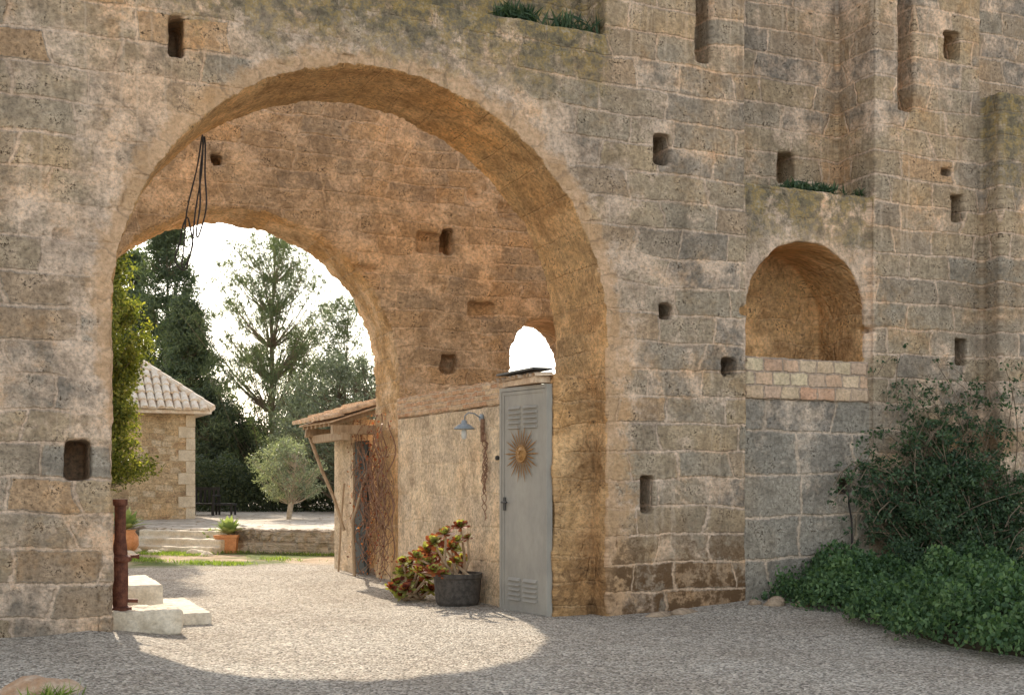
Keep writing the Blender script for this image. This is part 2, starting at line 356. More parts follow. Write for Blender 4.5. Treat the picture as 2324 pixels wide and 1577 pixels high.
def gravelmat():
    g=G('gravel'); co=g.coord(); sp=g.n('ShaderNodeSeparateXYZ',{0:co})
    P=g.xyz(sp.outputs[0],sp.outputs[1],0.0)
    vo=g.n('ShaderNodeTexVoronoi',{'Vector':P,'Scale':52.0,'Randomness':1.0},voronoi_dimensions='2D')
    r=g.n('ShaderNodeSeparateColor',{0:vo.outputs['Color']}).outputs[0]
    c=g.ramp(r,[(0,(0.20,0.18,0.155)),(0.3,(0.44,0.395,0.335)),(0.6,(0.60,0.54,0.465)),(0.85,(0.73,0.665,0.575)),(1,(0.90,0.86,0.78))])
    c=g.mix(g.m_('MULTIPLY',g.step(vo.outputs['Distance'],0.5,0.85),0.8),c,(0.13,0.11,0.09,1))
    n=g.noise(P,0.8,4,0.6); c=g.mix(0.7,c,g.ramp(n,[(0.3,(0.80,0.75,0.69)),(0.65,(1.06,1.05,1.02))]),'MULTIPLY')
    n2=g.noise(P,9,4,0.8); c=g.mix(0.8,c,g.ramp(n2,[(0.3,0.62),(0.65,1.16)]),'MULTIPLY')
    dirt=g.ramp(g.noise(P,3,5,0.7),[(0.3,(0.42,0.30,0.19)),(0.7,(0.64,0.51,0.36))])
    gr=g.ramp(g.noise(P,9,4,0.7),[(0.3,(0.09,0.12,0.04)),(0.7,(0.21,0.25,0.08))])
    far=g.mix(g.step(g.noise(P,0.35,4,0.6),0.45,0.58),dirt,gr)
    yy=g.m_('ADD',sp.outputs[1],g.m_('MULTIPLY',g.noise(P,0.9,3),3.0))
    c=g.mix(g.step(yy,10.5,12.4),c,far)
    h=g.m_('ADD',g.m_('SUBTRACT',1.0,vo.outputs['Distance']),g.m_('MULTIPLY',r,0.8))
    return g.finish(c,0.95,h,0.018,1.0,spec=0.1)
M_gravel=gravelmat()
def pavemat():
    g=G('stone_paving'); co=g.coord(); 
    vo=g.n('ShaderNodeTexVoronoi',{'Vector':co,'Scale':2.2},feature='DISTANCE_TO_EDGE')
    vc=g.n('ShaderNodeTexVoronoi',{'Vector':co,'Scale':2.2})
    r=g.n('ShaderNodeSeparateColor',{0:vc.outputs['Color']}).outputs[0]
    c=g.ramp(r,[(0,(0.46,0.39,0.31)),(1,(0.66,0.59,0.50))]); c=g.mix(g.m_('SUBTRACT',1.0,g.step(vo.outputs[0],0.01,0.05)),c,(0.25,0.19,0.13,1))
    c=g.mix(0.6,c,g.ramp(g.noise(co,4,5,0.7),[(0.3,0.55),(0.7,1.1)]),'MULTIPLY')
    return g.finish(c,0.9,g.noise(co,10,3),0.02,0.5)
M_pave=pavemat()
M_lfpine=leafmat('pine_needles',(0.06,0.078,0.047),(0.12,0.148,0.085),(0.20,0.235,0.13),0.35)
M_lfpine2=leafmat('dark_pine_needles',(0.045,0.065,0.042),(0.09,0.12,0.07),(0.16,0.195,0.10),0.28)
M_lfolive=leafmat('olive_leaves',(0.14,0.165,0.12),(0.25,0.28,0.205),(0.42,0.45,0.35),0.25)
M_lfgrey=leafmat('grey_green_leaves',(0.10,0.12,0.085),(0.18,0.205,0.15),(0.30,0.33,0.25),0.25)
M_lfbright=leafmat('laurel_leaves',(0.06,0.08,0.018),(0.15,0.165,0.037),(0.31,0.29,0.07),0.42)
M_lfbush=leafmat('shrub_leaves',(0.035,0.075,0.035),(0.085,0.155,0.07),(0.175,0.265,0.12),0.3,pos=2.6)
M_lfclimb=leafmat('climber_leaves',(0.028,0.058,0.032),(0.064,0.11,0.062),(0.12,0.18,0.098),0.3,pos=2.0)
M_lfwood=leafmat('woodland_leaves',(0.035,0.05,0.032),(0.068,0.09,0.05),(0.12,0.145,0.075),0.2)
M_grass=leafmat('grass_blades',(0.09,0.14,0.03),(0.17,0.24,0.05),(0.27,0.33,0.10),0.4)
M_agave=leafmat('agave_leaf',(0.12,0.18,0.08),(0.24,0.30,0.13),(0.38,0.42,0.22),0.25)
M_aeo=leafmat('aeonium_green',(0.14,0.14,0.04),(0.30,0.31,0.08),(0.48,0.46,0.16),0.35)
M_aeor=leafmat('aeonium_red',(0.11,0.028,0.022),(0.26,0.065,0.038),(0.42,0.15,0.065),0.35)
M_soil=simple('dark_soil',(0.04,0.035,0.02),(0.07,0.055,0.035),8,0.95,0.5)
# ---------------------------------------------------------------- ground
def gh(x,y):
    s=lambda a,b,v: (lambda t:t*t*(3-2*t))(min(1,max(0,(v-a)/(b-a))))
    h=0.11*s(-4.6,-5.6,x)*s(-5,-1,y)*(1-s(1.5,4,y))+0.10*s(0.4,2.0,x)*s(-3.5,-0.2,y)
    h+=0.018*mnoise.noise((x*0.7,y*0.7,0))
    if -0.6<y<0.15 and (x>-0.1 or x<-5.3): h+=0.05*max(0,mnoise.noise((x*1.7,3.1,0))+0.2)*(1-min(1,abs(y)/0.6))
    return h
fx=np.concatenate([[-400,-200,-100,-60,-40,-30,-22,-17,-14],np.arange(-12,8.01,0.2),[10,13,17,22,30,40,60,100,200,400]])
fy=np.concatenate([[-400,-200,-100,-50,-30,-20,-16],np.arange(-14,14.01,0.2),[16,18,21,25,30,36,45,60,100,200,400,700]])
mb=MB(); nx=len(fx)
for yv in fy:
    for xv in fx:
        mb.v.append((xv,yv,gh(xv,yv) if (-14<xv<10 and -14<yv<14) else 0.0))
for j in range(len(fy)-1):
    for i in range(nx-1):
        a=j*nx+i; mb.f.append((a,a+1,a+nx+1,a+nx))
mk('ground',mb,M_gravel,smooth=True,kind='structure',label='grey and tan gravel courtyard turning to dirt and grass')
# ---------------------------------------------------------------- front wall
mb=MB(); mb.box(-8,8.6,-0.32,1.3,-0.3,8.5)
F=mk('stone_wall',mb,[M_front,M_ring,M_niche,M_bay],label='massive weathered stone wall with a huge round arch and putlog holes',category='wall')
def cb(x0,x1,y0,y1,z0,z1):
    m=MB(); m.box(x0,x1,y0,y1,z0,z1); return m
cut=[]
cut.append(cb(-10,5.76,-1,0.0,-1,9))
cut.append(cb(-10,0.0,-1.1,0.5,6.67,11))
cut.append(cb(5.74,11,-1.2,0.35,6.70,11))
cut.append(cb(1.915,3.92,-1,0.72,5.2,11))
cut.append(cb(1.93,3.90,-1,0.07,-1,5.3))
m=MB(); m.prism(archpoly(-2.69,3.19,2.69,-1,72,0.02),-1,2.5); cut.append(m)
m=MB(); m.prism(archpoly(2.90,3.62,0.93,3.08,36,0.02),-1,1.02); cut.append(m)
def hole(px0,px1,py0,py1,dep,y=0.0):
    x0,z1=onY(px0,py0,y); x1,z0=onY(px1,py1,y)
    m=MB(); m.box(min(x0,x1)-0.01,max(x0,x1)+0.01,y-0.3,y+dep,z0-0.01,z1+0.01,j=0.018); cut.append(m)
for h in [(385,419,35,128,0.6),(1486,1518,303,373,0.5),(1496,1524,690,724,0.4),(1642,1670,815,852,0.4),(1456,1482,1083,1162,0.5),
          (2146,2178,70,132,0.35),(2158,2184,440,502,0.3),(2168,2194,768,830,0.4),(1912,1946,1085,1120,0.4),(2134,2160,380,400,0.2),(1580,1610,-600,142,0.35),(2040,2072,-600,252,0.35)]:
    hole(*h)
hole(1767,1803,345,416,0.4,0.72)
x0,z1=onY(148,998); x1,z0=onY(206,1088); cut.append(cb(x0,x1,-0.3,0.9,z0,z1))
cut.append(cb(1.84,2.1,-0.2,0.3,3.56,3.68)); cut.append(cb(3.70,3.94,-0.2,0.2,3.45,3.53))
x0,z1=onY(120,520); x1,z0=onY(165,550); cut.append(cb(x0,x1,-0.3,0.06,z0,z1))
carve(F,cut)
weather(F,0.025,[(0.07,0.016),(0.28,0.026),(1.5,0.05)])
erode(F,-2.69,3.19,2.69,0.0,1.3,0.05)
c,nn=faces(F); mi=ringmat(c,nn,-2.69,3.19,2.69)
mi[(c[:,1]>0.10)&(c[:,1]<1.1)&(c[:,0]>1.9)&(c[:,0]<3.9)&(c[:,2]>3.0)&(c[:,2]<4.62)]=2
mi[(c[:,1]>0.03)&(c[:,1]<1.25)&(c[:,0]>-0.2)&(c[:,0]<0.2)&(c[:,2]<3.3)&(nn[:,0]<-0.6)]=2
mi[(c[:,1]<0.2)&(c[:,0]>1.94)&(c[:,0]<3.89)&(c[:,2]<2.6)]=3
F.data.polygons.foreach_set('material_index',mi)
mb=MB(); mb.box(1.96,3.87,0.045,0.3,2.56,3.07,j=0.004)
bi=mk('brick_infill',mb,M_yb,F,label='pale yellow and pink brick infill below the niche'); weather(bi,0.02,[(0.2,0.035),(0.06,0.018)])
# ---------------------------------------------------------------- back wall
mb=MB(); mb.box(-8,6,5.35,6.5,-0.3,7.6)
B=mk('stone_wall',mb,[M_back,M_ringB],label='shaded rubble wall behind, pierced by a lower round arch',category='wall')
cut=[]
m=MB(); m.prism(archpoly(-3.03,3.10,2.37,-1,72,0.02),4,8); cut.append(m)
m=MB(); m.prism(archpoly(1.90,3.50,0.68,2.2,30,0.0),4,8); cut.append(m)
for h in [(1006,1030,520,578,0.5),(1002,1036,804,846,0.3),(478,502,348,376,0.4),(948,1000,524,578,0.14),(1064,1122,686,722,0.12),(804,856,602,618,0.08),(1112,1123,631,641,0.2),(1134,1162,460,496,0.09),(1062,1084,428,458,0.07)]:
    hole(*h,5.35)
carve(B,cut)
weather(B,0.032,[(0.07,0.035),(0.28,0.065),(1.4,0.06)])
erode(B,-3.03,3.10,2.37,5.35,6.5,0.05)
c,nn=faces(B); mi=ringmat(c,nn,-3.03,3.10,2.37)
mi[(c[:,0]>-0.85)&(c[:,0]<-0.45)&(nn[:,0]<-0.6)&(c[:,2]<3.3)]=1
B.data.polygons.foreach_set('material_index',mi)
# ---------------------------------------------------------------- storage room between the walls
S=empty('storage_room',label='small plastered lean-to room built between the two stone walls',category='shed')
mb=MB(); mb.box(-0.68,-0.48,1.36,5.34,-0.05,2.50)
W=mk('wall',mb,M_plaster,S); weather(W,0.04,[(0.3,0.03),(0.09,0.012)]); 
mb=MB(); mb.box(-0.69,-0.47,1.30,5.36,2.50,2.80); B1=mk('brick_course',mb,M_brick,S,label='thin red brick courses topping the plaster wall'); weather(B1,0.02,[(0.15,0.06),(0.05,0.03)])
mb=MB(); mb.box(-0.50,0.06,0.33,0.60,-0.1,2.80)
J=mk('door_jamb',mb,M_niche,S); weather(J,0.025,[(0.3,0.09),(0.09,0.04)])
mb=MB(); mb.box(-0.74,-0.49,0.40,1.45,2.845,2.868); 
mk('roof',mb,M_dark,S,label='dark flat roof sheet over broken clay tiles')
mb=MB()
for i in range(9):
    y=0.42+i*0.125; o=random.uniform(-0.04,0.03)
    prof=[(-0.05,0),(-0.04,0.03),(0,0.045),(0.04,0.03),(0.05,0)]
    vs=[(-0.75+o,y+a,2.765+b) for a,b in prof]+[(-0.50+o*0.3,y+a*1.1,2.78+b) for a,b in prof]
    mb.add(vs,[(k,k+1,k+6,k+5) for k in range(4)])
mb.box(-0.70,-0.50,0.42,1.42,2.70,2.765,j=0.006)
mk('roof_tiles',mb,M_tile2,S)
A0=Vector((-0.70,1.32,0)); E=Vector((0.176,-0.984,0)); Nn=Vector((-0.984,-0.176,0))
def DT(a,nv,z): 
    p=A0+E*a+Nn*nv; return (p.x,p.y,z)
D=bpy.data.objects.new('door',None); link(D,S)
mb=MB(); mb.box(0.035,0.925,0.0,0.035,0.0,2.63,DT)
for a0,a1,z0,z1 in [(0.035,0.075,0,2.63),(0.885,0.925,0,2.63),(0.075,0.885,2.59,2.63),(0.075,0.885,0.0,0.05)]:
    mb.box(a0,a1,0.035,0.043,z0,z1,DT)
def louv(a0,a1,z0,z1,n):
    for i in range(n):
        z=z0+(z1-z0)*i/n; h=(z1-z0)/n
        vs=[DT(a0,0.036,z),DT(a1,0.036,z),DT(a1,0.036,z+h*0.7),DT(a0,0.036,z+h*0.7),DT(a0+0.01,0.066,z+h*0.08),DT(a1-0.01,0.066,z+h*0.08)]
        mb.add(vs,[(0,4,3),(1,2,5),(4,5,2,3),(0,1,5,4)])
louv(0.17,0.42,2.18,2.47,5); louv(0.48,0.76,2.18,2.47,5); louv(0.17,0.42,0.13,0.42,5); louv(0.48,0.76,0.13,0.42,5)
mk('panel',mb,M_door,D)
mb=MB()
mb.box(-0.01,0.03,-0.03,0.05,-0.05,2.68,DT); mb.box(0.93,0.965,-0.03,0.05,-0.05,2.68,DT); mb.box(0.03,0.93,-0.03,0.05,2.635,2.68,DT)
mk('frame',mb,M_door,D)
mb=MB(); mb.tube([DT(0.09,0.035,1.30),DT(0.09,0.09,1.30)],0.012,8); mb.tube([DT(0.09,0.09,1.30),DT(0.20,0.09,1.30)],0.011,8); mb.box(0.065,0.115,0.043,0.05,1.2,1.36,DT)
mk('handle',mb,M_dark,D)
# sun ornament
SO=empty('sun_ornament',label='brass sun face with long pointed rays hung on grey door',category='ornament')
sc_a,sc_z=0.46,1.88
mb=MB()
for k in range(28):
    th=2*math.pi*k/28; L=0.36 if k%2==0 else 0.29; w=0.011
    c_,s_=math.cos(th),math.sin(th)
    p=lambda r,q,nv:DT(sc_a+r*c_-q*s_,nv,sc_z+r*s_+q*c_)
    mb.add([p(0.08,-w*0.7,0.055),p(0.08,w*0.7,0.055),p(L*0.72,w,0.056),p(L,0,0.055),p(L*0.72,-w,0.056),p(L*0.5,0,0.062)],
            [(0,1,5),(1,2,5),(2,3,5),(3,4,5),(4,0,5)])
mk('rays',mb,M_goldd,SO)
mb=MB()
for r0,h0,r1,h1 in [(0.105,0.058,0.10,0.068),(0.10,0.068,0.09,0.068),(0.09,0.068,0.085,0.062),(0.085,0.062,0.05,0.080),(0.05,0.080,0.0,0.086)]:
    for k in range(28):
        t0,t1=2*math.pi*k/28,2*math.pi*(k+1)/28
        q=lambda r,t,h:DT(sc_a+r*math.cos(t),h,sc_z+r*math.sin(t))
        mb.add([q(r0,t0,h0),q(r0,t1,h0),q(r1,t1,h1),q(r1,t0,h1)],[(0,1,2,3)])
mb.tube([DT(sc_a,0.088,sc_z+0.03),DT(sc_a,0.102,sc_z-0.012)],[0.006,0.012],8)
for s in (-1,1):
    mb.tube([DT(sc_a+s*0.05,0.082,sc_z+0.030),DT(sc_a+s*0.032,0.088,sc_z+0.036),DT(sc_a+s*0.016,0.088,sc_z+0.030)],0.006,6)
mb.tube([DT(sc_a-0.03,0.082,sc_z-0.035),DT(sc_a,0.088,sc_z-0.045),DT(sc_a+0.03,0.082,sc_z-0.035)],0.006,6)
mk('face',mb,M_gold,SO,smooth=True)
# wall lamp
L=empty('wall_lamp',label='grey enamel gooseneck lamp fixed to the plaster wall',category='lamp')
ly=2.0
mb=MB(); mb.tube([(-0.69,ly,2.36),(-0.72,ly,2.36)],[0.05,0.045],16)
mb.tube([(-0.72,ly,2.36),(-0.80,ly,2.41),(-0.88,ly,2.42),(-0.93,ly,2.38),(-0.94,ly,2.30)],0.009,8); mk('bracket',mb,M_enamel,L,smooth=True)
mb=MB(); mb.lathe([(r*0.85,z*0.85) for r,z in [(0.0,0.11),(0.035,0.11),(0.045,0.06),(0.10,0.035),(0.155,-0.01),(0.16,-0.025),(0.15,-0.02),(0.09,0.02),(0.0,0.04)]],(-0.94,ly,2.23),24); mk('lamp_shade',mb,M_enamel,L,smooth=True)
mb=MB(); mb.lathe([(0.0,-0.12),(0.028,-0.11),(0.036,-0.07),(0.032,-0.01),(0.025,0.02)],(-0.94,ly,2.20),16); mk('bulb',mb,M_bulb,L,smooth=True)
mb=MB()
for k in range(9):
    y0=1.90+random.uniform(-0.025,0.025); pts=[]
    ph=random.random()*6
    zt=2.28-random.uniform(0,0.6)
    zb=zt-random.uniform(0.4,0.9)
    for i in range(22):
        f=i/21; z=max(0.95,zt+(zb-zt)*f); g_=(2.3-z)/1.3
        pts.append((-0.73-0.02*math.sin(ph+f*21),y0+0.04*math.sin(ph+f*11)-0.05*math.sin(g_*6)-0.12*g_+0.015*math.sin(f*40+k),z))
    mb.tube(pts,0.0065,4)
mb.box(-0.735,-0.69,1.93,1.96,2.05,2.34)
mk('dried_vine',mb,M_twig,label='tangle of dry twisted stems hanging on the plaster wall',category='vine')
mb=MB(); mb.lathe([(0.0,0.03),(0.022,0.025),(0.03,0.0),(0.022,-0.025),(0,-0.03)],(-0.71,1.48,1.84),12); mb.tube([(-0.67,1.48,1.84),(-0.71,1.48,1.84)],0.012,6)
mk('wall_hook',mb,M_dark,label='small black knob screwed to the plaster wall',category='hook')
# ---------------------------------------------------------------- roofs
def tiles(mb,o,a,s,nrm,na,ns,w,l,inside):
    o=Vector(o);a=Vector(a).normalized();s=Vector(s).normalized();nrm=Vector(nrm).normalized()
    for i in range(na):
        for j in range(ns):
            u=(i+0.5)*w; v=j*l
            if not inside(u,v+l/2): continue
            jx=random.uniform(-0.012,0.012); jz=random.uniform(-0.012,0.012); jv=random.uniform(-0.02,0.02)
            vs=[]
            for vv,rr,up in ((v-0.04+jv,0.5,0.035),(v+l,0.42,0.0)):
                for k in range(6):
                    th=math.pi*k/5; vs.append(o+a*(u+jx-math.cos(th)*w*rr)+s*vv+nrm*(up+jz+math.sin(th)*w*0.42))
            mb.add(vs,[(k,k+1,k+7,k+6) for k in range(5)]+[(0,1,2,3,4,5)])
LS=empty('garden_shed',label='small lean-to with clay tile roof on rough timber beams',category='shed')
mb=MB(); mb.box(-0.80,-0.55,7.28,8.40,-0.1,2.62); mb.box(-0.78,1.5,8.2,8.4,-0.1,2.62)
mk('wall',mb,M_plaster,LS)
mb=MB(); mb.box(-0.775,-0.73,6.6,7.26,0.02,2.2); 
for z in (0.15,0.8,1.45): mb.box(-0.79,-0.775,6.68,7.18,z,z+0.5)
mk('door',mb,M_green,LS,label='dark painted shed door')
mb=MB(); 
mb.box(-1.34,-0.4,6.58,6.70,2.30,2.44,j=0.012); mb.box(-1.34,-0.5,8.25,8.37,2.30,2.44,j=0.012); mb.box(-1.22,-1.10,6.52,8.5,2.20,2.32,j=0.012)
for k in range(7): mb.box(-1.36,-0.5,6.75+k*0.27,6.82+k*0.27,2.42,2.48,lambda x,y,z:(x,y,z+0.30*(x+1.36)*0.95))
mb.tube([(-1.24,8.4,2.3),(-1.15,8.0,1.75),(-0.98,7.8,1.25),(-0.86,7.6,0.7)],[0.035,0.03,0.028,0.03],7)
mb.tube([(-0.95,6.7,0.0),(-0.98,6.7,0.9),(-0.80,6.68,1.5),(-0.62,6.65,2.2)],[0.03,0.028,0.025,0.02],7)
mb.tube([(-0.93,7.7,0.0),(-0.90,7.65,0.8),(-0.86,7.6,1.5)],[0.02,0.02,0.018],6)
mk('timber_frame',mb,M_wood,LS)
mb=MB(); sl=Vector((1,0,0.33)).normalized(); nr=Vector((-0.33,0,1)).normalized()
tiles(mb,(-1.44,8.6,2.50),(0,-1,0),sl,nr,12,4,0.17,0.30,lambda u,v:True)
mb.add([(-1.38,6.56,2.50),(-1.38,8.6,2.50),(-0.2,8.6,2.89),(-0.2,6.56,2.89),(-1.38,6.56,2.475),(-1.38,8.6,2.475),(-0.2,8.6,2.865),(-0.2,6.56,2.865)],[(0,1,2,3),(7,6,5,4),(0,3,7,4),(0,4,5,1)])
mk('roof',mb,M_tile2,LS,smooth=False)
# vine wrapping the jamb
mb=MB()
for k in range(90):
    y0=random.uniform(5.3,7.0); x0=-0.76-random.uniform(0,0.12)*(1 if random.random()<0.8 else 2); pts=[]; ph=random.random()*6; fr=random.uniform(4,14)
    zb=random.uniform(-0.02,1.6); zt=zb+random.uniform(0.5,1.3); zt=min(zt,2.6)
    for i in range(16):
        f=i/15; pts.append((x0+0.05*math.sin(ph+fr*f),y0+0.13*math.sin(ph*2+fr*0.8*f)+0.3*(f-0.5)*math.sin(ph),zb+(zt-zb)*f))
    mb.tube(pts,random.choice([0.005,0.007,0.010]),4)
V=empty('climbing_vine',label='bare brown vine stems wrapping the arch jamb',category='vine')
mk('stems',mb,M_twig,V)
C=np.column_stack([rng.uniform(-0.98,-0.75,500),rng.uniform(5.3,7.2,500),rng.uniform(0.05,2.6,500)])
quadmesh('leaves',leafquads(C,0.045,0.03),M_aeor,V)
# ---------------------------------------------------------------- house
H=empty('stone_house',label='small rubble stone house with pale clay hip roof',category='house')
hx0,hx1,hy0,hy1=-7.2,-1.08,21.2,27.3
mb=MB(); mb.box(hx0,hx1,hy0,hy1,0.3,3.42); mk('wall',mb,M_house,H)
mb=MB(); z=0.47; k=0
while z<3.3:
    w=0.42 if k%2 else 0.22
    mb.box(hx1-w,hx1+0.025,hy0-0.025,hy0+(0.22 if k%2 else 0.42),z,z+0.30,j=0.006); z+=0.315; k+=1
mk('corner_stones',mb,M_quoin,H,label='pale dressed corner stones')
ov=0.42; ex0,ex1,ey0,ey1=hx0-ov,hx1+ov,hy0-ov,hy1+ov; ez=3.42; mx,my=(ex0+ex1)/2,(ey0+ey1)/2
half=min(ex1-ex0,ey1-ey0)/2; rise=half*0.80
mb=MB()
mb.add([(ex0,ey0,ez),(ex1,ey0,ez),(ex1,ey1,ez),(ex0,ey1,ez),(mx,my,ez+rise)],[(0,1,4),(1,2,4),(2,3,4),(3,0,4)])
mb.add([(ex0+.02,ey0+.02,ez-0.10),(ex1-.02,ey0+.02,ez-0.10),(ex1-.02,ey1-.02,ez-0.10),(ex0+.02,ey1-.02,ez-0.10),(ex0+.02,ey0+.02,ez-0.01),(ex1-.02,ey0+.02,ez-0.01),(ex1-.02,ey1-.02,ez-0.01),(ex0+.02,ey1-.02,ez-0.01)],[(3,2,1,0),(0,1,5,4),(1,2,6,5),(2,3,7,6),(3,0,4,7),(4,5,6,7)])
sL=math.hypot(half,rise); W_=ex1-ex0
ins=lambda u,v:(v/sL*W_/2<u<W_-v/sL*W_/2) and v<sL
tiles(mb,(ex0,ey0-0.03,ez),(1,0,0),(0,half,rise),(0,-rise,half),int(W_/0.22),int(sL/0.36),0.22,0.36,ins)
tiles(mb,(ex1+0.03,ey0,ez),(0,1,0),(-half,0,rise),(rise,0,half),int(W_/0.22),int(sL/0.36),0.22,0.36,ins)
for i in range(14):
    f=i/14; p0=Vector((ex1-f*half,ey0+f*half,ez+f*rise+0.05)); f2=(i+1.1)/14; p1=Vector((ex1-f2*half,ey0+f2*half,ez+f2*rise+0.05))
    mb.tube([p0,p1],[0.11,0.09],8)
mk('roof',mb,M_tile,H,label='pale clay barrel tile hip roof')
# ---------------------------------------------------------------- terrace, retaining wall, steps
mb=MB(); poly=[(1.6,10.6),(20,9),(24,45),(-14,45),(-8,21.1)]
n=len(poly); vs=[(x,y,0.47) for x,y in poly]+[(x,y,-0.1) for x,y in poly]
mb.add(vs,[tuple(range(n))]+[(i,i+n,(i+1)%n+n,(i+1)%n) for i in range(n)])
mk('terrace',mb,M_pave,kind='structure',label='raised terrace paved with irregular stone slabs')
e=Vector((-8-1.6,21.1-10.6,0)).normalized(); o=Vector((-e.y,e.x,0))
if o.y>0: o=-o
P0=Vector((1.6,10.6,0))
def TT(a,b,z): p=P0+e*a+o*b; return (p.x,p.y,z)
def rubblewall(a0,a1,label):
    mb=MB(); mb.box(a0,a1,0.004,0.26,-0.1,0.50,TT); w_=mk('retaining_wall',mb,M_rub,label=label,category='wall'); weather(w_,0.03,[(0.18,0.13),(0.07,0.05)])
rubblewall(0,4.35,'low rubble stone retaining wall along the terrace'); rubblewall(6.9,12,'low rubble stone retaining wall beyond the steps')
mb=MB()
mb.box(4.4,6.85,0.004,0.30,-0.1,0.44,TT,j=0.01); mb.box(4.38,6.87,0.30,0.66,-0.1,0.29,TT,j=0.01); mb.box(4.35,6.9,0.66,1.02,-0.1,0.14,TT,j=0.01)
st_=mk('stone_steps',mb,M_quoin,label='three rough stone steps up to the terrace',category='steps'); weather(st_,0.03,[(0.2,0.05),(0.06,0.02)])
# ---------------------------------------------------------------- garden furniture
def furniture():
    K=1.35
    x,y=atD(462,35.5)
    Ch=empty('lounge_chair',label='dark slatted outdoor lounge chair on the terrace',category='chair')
    def T(a,b,z): return (x+K*(a*FY+b*FX), y+K*(-a*FX+b*FY), 0.47+K*z)
    mb=MB()
    for i in range(6): mb.box(-0.27,0.27,-0.27+i*0.095,-0.20+i*0.095,0.24,0.27,T)
    mk('seat',mb,M_dark,Ch)
    mb=MB(); mb.box(-0.29,0.29,0.28,0.32,0.56,0.62,T)
    for i in range(6): mb.box(-0.27+i*0.1,-0.22+i*0.1,0.28,0.31,0.27,0.56,T)
    mk('backrest',mb,M_dark,Ch)
    for a in(-0.29,0.26):
        for b in(-0.29,0.27):
            mb=MB(); mb.box(a,a+0.04,b,b+0.04,0,0.42,T); mk('leg',mb,M_dark,Ch)
        mb=MB(); mb.box(a-0.01,a+0.05,-0.3,0.3,0.42,0.45,T); mk('armrest',mb,M_dark,Ch)
    x2,y2=atD(508,35.8)
    def T2(a,b,z): return (x2+K*(a*FY+b*FX), y2+K*(-a*FX+b*FY), 0.47+K*z)
    Tb=empty('low_table',label='low dark outdoor coffee table on the terrace',category='table')
    mb=MB(); mb.box(-0.25,0.25,-0.22,0.22,0.22,0.26,T2); mk('table_top',mb,M_dark,Tb)
    for a in(-0.23,0.19):
        for b in(-0.20,0.16):
            mb=MB(); mb.box(a,a+0.04,b,b+0.04,0,0.22,T2); mk('leg',mb,M_dark,Tb)
furniture()
# ---------------------------------------------------------------- vegetation
def tree(name,label,cat,base,height,R,zlow,nclump,per,lsz,lw,trunk_r,mat,bark,prof,cr=(0.5,0.35),bias=(0,0,0.6),flat=0.5,forks=1,lift=0.55,lobe=1.6):
    bx,by,bz=base; T=empty(name,label=label,category=cat)
    mb=MB(); tr=[]
    for f_ in range(forks):
        a=random.random()*6.28; sp=0 if forks==1 else R*0.35
        pts=[]; n=9
        for i in range(n):
            f=i/(n-1); w=0.04*height*math.sin(f*5+a)*f*0.3
            pts.append(Vector((bx+w+sp*math.cos(a+f_*2.4)*f**1.2, by+w*0.5+sp*math.sin(a+f_*2.4)*f**1.2, bz+height*f*(0.95 if forks==1 else 0.75))))
        mb.tube(pts,[max(0.012,trunk_r*(1-0.93*i/(n-1))/math.sqrt(forks)) for i in range(n)],7); tr.append(pts)
    allC=[]
    for k in range(nclump):
        f=random.random()**0.85; z=bz+zlow+(height-zlow)*f; a=random.random()*6.283
        lob=0.78+0.30*mnoise.noise((math.cos(a)*1.2+bx,math.sin(a)*1.2,z*0.55))*lobe
        r=R*prof(f)*math.sqrt(random.uniform(0.05,1))*lob
        c=Vector((bx+r*math.cos(a),by+r*math.sin(a),z))
        s=random.uniform(0.45,1.35)
        pts=random.choice(tr)
        zt=max(bz+zlow*0.6,z-r*lift-0.2)
        q=min(pts,key=lambda p:abs(p.z-zt))
        mid=(q+c)/2+Vector((0,0,-0.10*r)); mb.tube([q,mid,c],[trunk_r*0.15,trunk_r*0.08,0.006],4,False)
        allC.append(clump(c,(cr[0]*s,cr[0]*s,cr[1]*s),int(per*s*s+1),0.8))
        if r>0.4:
            m2=(mid+c)/2; allC.append(clump(m2,(cr[0]*s*0.6,cr[0]*s*0.6,cr[1]*s*0.6),int(per*s*s*0.35+1),0.8))
    mk('trunk',mb,bark,T)
    quadmesh('crown',leafquads(np.concatenate(allC),lsz,lw,bias,0.8,flat),mat,T)
    return T
pineprof=lambda f:(0.55+2.0*f if f<0.25 else 1.05-0.9*((f-0.25)/0.75)**1.8)
airy=lambda f:(0.75+1.0*f if f<0.3 else 1.08-0.60*((f-0.3)/0.7)**2.0)
conep=lambda f:1.05-0.8*f**1.5
roundp=lambda f:math.sqrt(max(0.05,1-(2*f-1)**2))*1.0
x,y=atD(620,46); tree('pine_tree','tall airy pine with open upswept branches','tree',(x,y,0.2),10.7,4.0,0.8,540,105,0.19,0.025,0.18,M_lfpine,M_bark,airy,(0.44,0.46),(0,0,0.9),lift=1.0,lobe=1.8)
x,y=atD(375,52); tree('pine_tree','tall dense dark pine behind the stone house','tree',(x,y,0.2),12.4,3.1,1.5,330,110,0.28,0.045,0.25,M_lfpine2,M_bark,pineprof,(0.5,0.42),(0,0,0.5),lobe=2.3)
x,y=atD(430,47); tree('pine_tree','dense dark pine beside the house roof','tree',(x,y,0.2),8.4,2.4,0.8,240,110,0.26,0.045,0.2,M_lfpine2,M_bark,conep,(0.5,0.4),(0,0,0.5),lobe=2.3)
x,y=atD(300,54); tree('pine_tree','broad dark pine partly behind yellow-green laurel','tree',(x,y,0.2),11.5,2.8,1.5,220,110,0.28,0.045,0.25,M_lfpine2,M_bark,pineprof,(0.5,0.42),(0,0,0.5),lobe=2.3)
